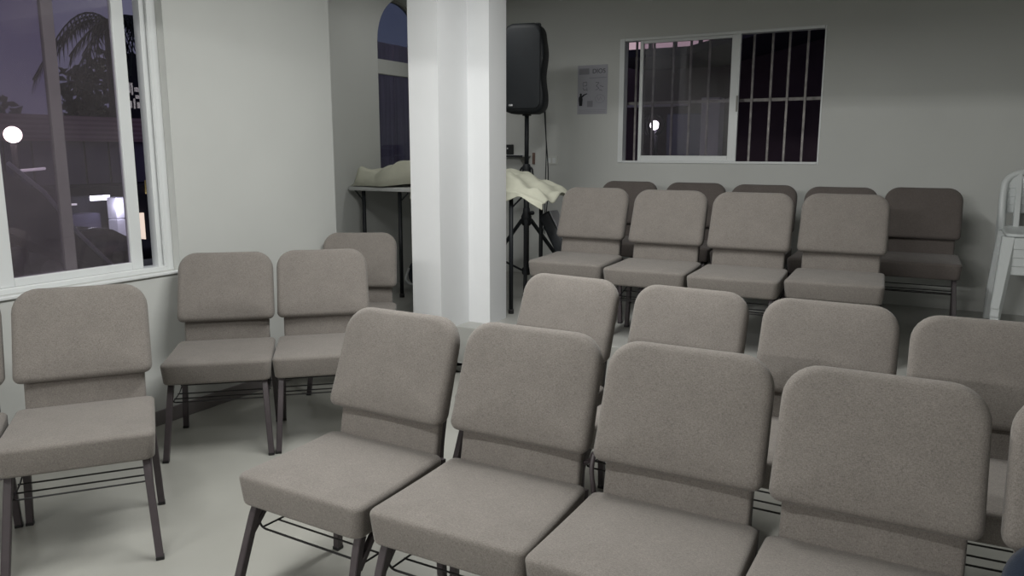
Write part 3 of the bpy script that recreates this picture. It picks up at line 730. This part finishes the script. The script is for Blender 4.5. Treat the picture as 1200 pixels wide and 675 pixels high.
# ---------------------------------------------------------------- outside, back: neighbour's yard
M_mar = mat('maroon_wall', (.11, .075, .09), .85, noise=(2, .25, 3))
M_pale = mat('pale_render', (.5, .47, .52), .8)
M_navy = mat('navy_panel', (.10, .10, .19), .7)
bm = B(); prism(bm, [(-6, GZ), (3, GZ), (3, 3.6), (-2.2, 2.48), (-6, 2.48)], 9.3, 9.5, lambda a, c_, d: (a, d, c_)); struct('yard_wall', bm, M_mar)
bm = B(); prism(bm, [(-3.4, 2.34), (-2.4, 2.34), (4, 3.74), (4, 3.82), (-2.4, 2.42), (-3.4, 2.42)], 8.0, 9.6, lambda a, c_, d: (a, d, c_)); struct('yard_roof', bm, M_dark)
bm = B(); add_box(bm, -2.42, -2.22, 8.6, 8.8, GZ, 1.95); struct('yard_pillar', bm, M_pale)
bm = B(); add_box(bm, -2.9, -2.45, 8.9, 8.96, GZ, 1.80, .01); tag(obj('gate_panel', bm, M_navy), 'dark navy gate panel seen outside the back window', 'gate')
yl = thing('lamp_reflection', 'small caged bulb standing in for a lamp reflection in back window', 'lamp', (-2.90, 8.48, 1.66))  # bulb and cage stand in for a lamp reflected in the window
bm = B(); lathe(bm, [(.05 * math.sin(PI * k / 12), -.05 * math.cos(PI * k / 12)) for k in range(13)]); obj('bulb', bm, mat('reflection_bulb', (1, 1, 1), .5, emit=((1, .93, .97), 9)), yl, True)
bm = B()
for k in range(6):
    a = PI * k / 6; add_tube(bm, [(.15 * math.cos(a + q) * math.sin(q2), -.06 + .0 * q, .12 * math.cos(q2)) for q, q2 in ((0, .3), (0, .9), (0, 1.5), (0, 2.1), (0, 2.8))], .006, 6)
obj('wire_cage', bm, M_dark, yl, True)
bm = B(); add_tube(bm, [(0, .05, -.05), (0, .06, -.30), (0, .06, -1.97)], .02, 8); obj('post', bm, M_dark, yl, True)
bm = B(); add_box(bm, -3.5, -2.75, 9.20, 9.3, 1.90, 1.93); struct('trim_1', bm, M_pale)

nb = thing('lit_veranda', 'pink lit veranda strip above the yard roof outside the back window', 'building', (-4, 13, GZ))
c = (-4, 13, GZ)
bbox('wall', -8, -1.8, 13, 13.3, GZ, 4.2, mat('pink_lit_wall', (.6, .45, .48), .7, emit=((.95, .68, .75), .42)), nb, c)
for k in range(14): bbox('slat', -7.5 + .42 * k, -7.44 + .42 * k, 12.9, 12.95, GZ, 4.2, M_dark, nb, c)
for z in (2.95, 3.25): bbox('rail', -8, -1.8, 12.88, 12.93, z, z + .05, M_dark, nb, c)

# ---------------------------------------------------------------- lights
world = bpy.data.worlds.new('dusk'); bpy.context.scene.world = world; world.use_nodes = True
bg = world.node_tree.nodes['Background']; bg.inputs[0].default_value = (.098, .097, .150, 1); bg.inputs[1].default_value = 1.0
def fixture(u, v, power, label, sx=1.2, sy=.16, rot=0, col=(.985, .99, .97)):
    t = thing('ceiling_light', label, 'ceiling light', (u, v, HC), rot, 'ceiling lights')
    bm = B(); add_box(bm, -sx / 2 - .02, sx / 2 + .02, -sy / 2 - .02, sy / 2 + .02, -.05, 0, .006); obj('housing', bm, M_alu, t)
    bm = B(); add_box(bm, -sx / 2, sx / 2, -sy / 2, sy / 2, -.062, -.05, .004); obj('diffuser', bm, mat('lamp_diffuser', (.9, .9, .9), .5, emit=((1, .98, .93), 3)), t)
    ld = bpy.data.lights.new('tube', 'AREA'); ld.shape = 'RECTANGLE'; ld.size = sx; ld.size_y = sy; ld.energy = power; ld.color = col
    lo = bpy.data.objects.new('tube', ld); C.objects.link(lo); lo.parent = t; lo.location = (0, 0, -.075)
fixture(-1.5, 2.75, 60, 'long ceiling tube light over the second row', 1.5, .16, PI / 2)
fixture(-3.1, 4.95, 4.5, 'small unseen light added over the stage', .5, .16)  # extra lamp, added to brighten the alcove and lower back wall
fixture(-1.5, .3, 40, 'long unseen tube added as fill light before the nearest row')  # fill lamp, added for soft light on the chair fronts
wl = thing('wall_light', 'long tube light high on the wall behind the camera', 'wall light', (-1.8, VF, 2.5))
bm = B(); add_box(bm, -1.24, 1.24, 0, .05, -.06, .06, .006); obj('housing', bm, M_alu, wl)
bm = B(); add_tube(bm, [(-1.2, .075, 0), (1.2, .075, 0)], .016, 12); obj('tube', bm, mat('tube_glow', (.9, .9, .9), .5, emit=((1, .99, .97), 4)), wl, True)
ld = bpy.data.lights.new('tube', 'AREA'); ld.shape = 'RECTANGLE'; ld.size = 2.4; ld.size_y = .06; ld.energy = 112; ld.color = (1, .985, .96)
lo = bpy.data.objects.new('tube', ld); C.objects.link(lo); lo.parent = wl; lo.location = (0, .10, 0); lo.rotation_euler = (math.radians(90), 0, 0)

# ---------------------------------------------------------------- camera
F, PIT, ROLL, H, TH = 915.494, math.radians(10.0026), math.radians(.0631), 1.38664, math.radians(29)
f = Vector((-math.sin(TH) * math.cos(PIT), math.cos(TH) * math.cos(PIT), -math.sin(PIT)))
r = Vector((math.cos(TH), math.sin(TH), 0)); u = r.cross(f)
r2 = r * math.cos(ROLL) + u * math.sin(ROLL); u2 = u * math.cos(ROLL) - r * math.sin(ROLL)
cam = bpy.data.cameras.new('camera'); co = bpy.data.objects.new('camera', cam); C.objects.link(co)
m3 = Matrix((r2, u2, -f)).transposed(); co.matrix_world = Matrix.Translation((0, 0, H)) @ m3.to_4x4()
cam.sensor_width = 36; cam.lens = 36 * F / 1200; cam.clip_start = .05
sc = bpy.context.scene; sc.camera = co
sc.view_settings.view_transform = 'Standard'; sc.view_settings.look = 'None'; sc.view_settings.exposure = 0; sc.view_settings.gamma = 1
try: sc.view_settings.use_curve_mapping = False
except Exception: pass
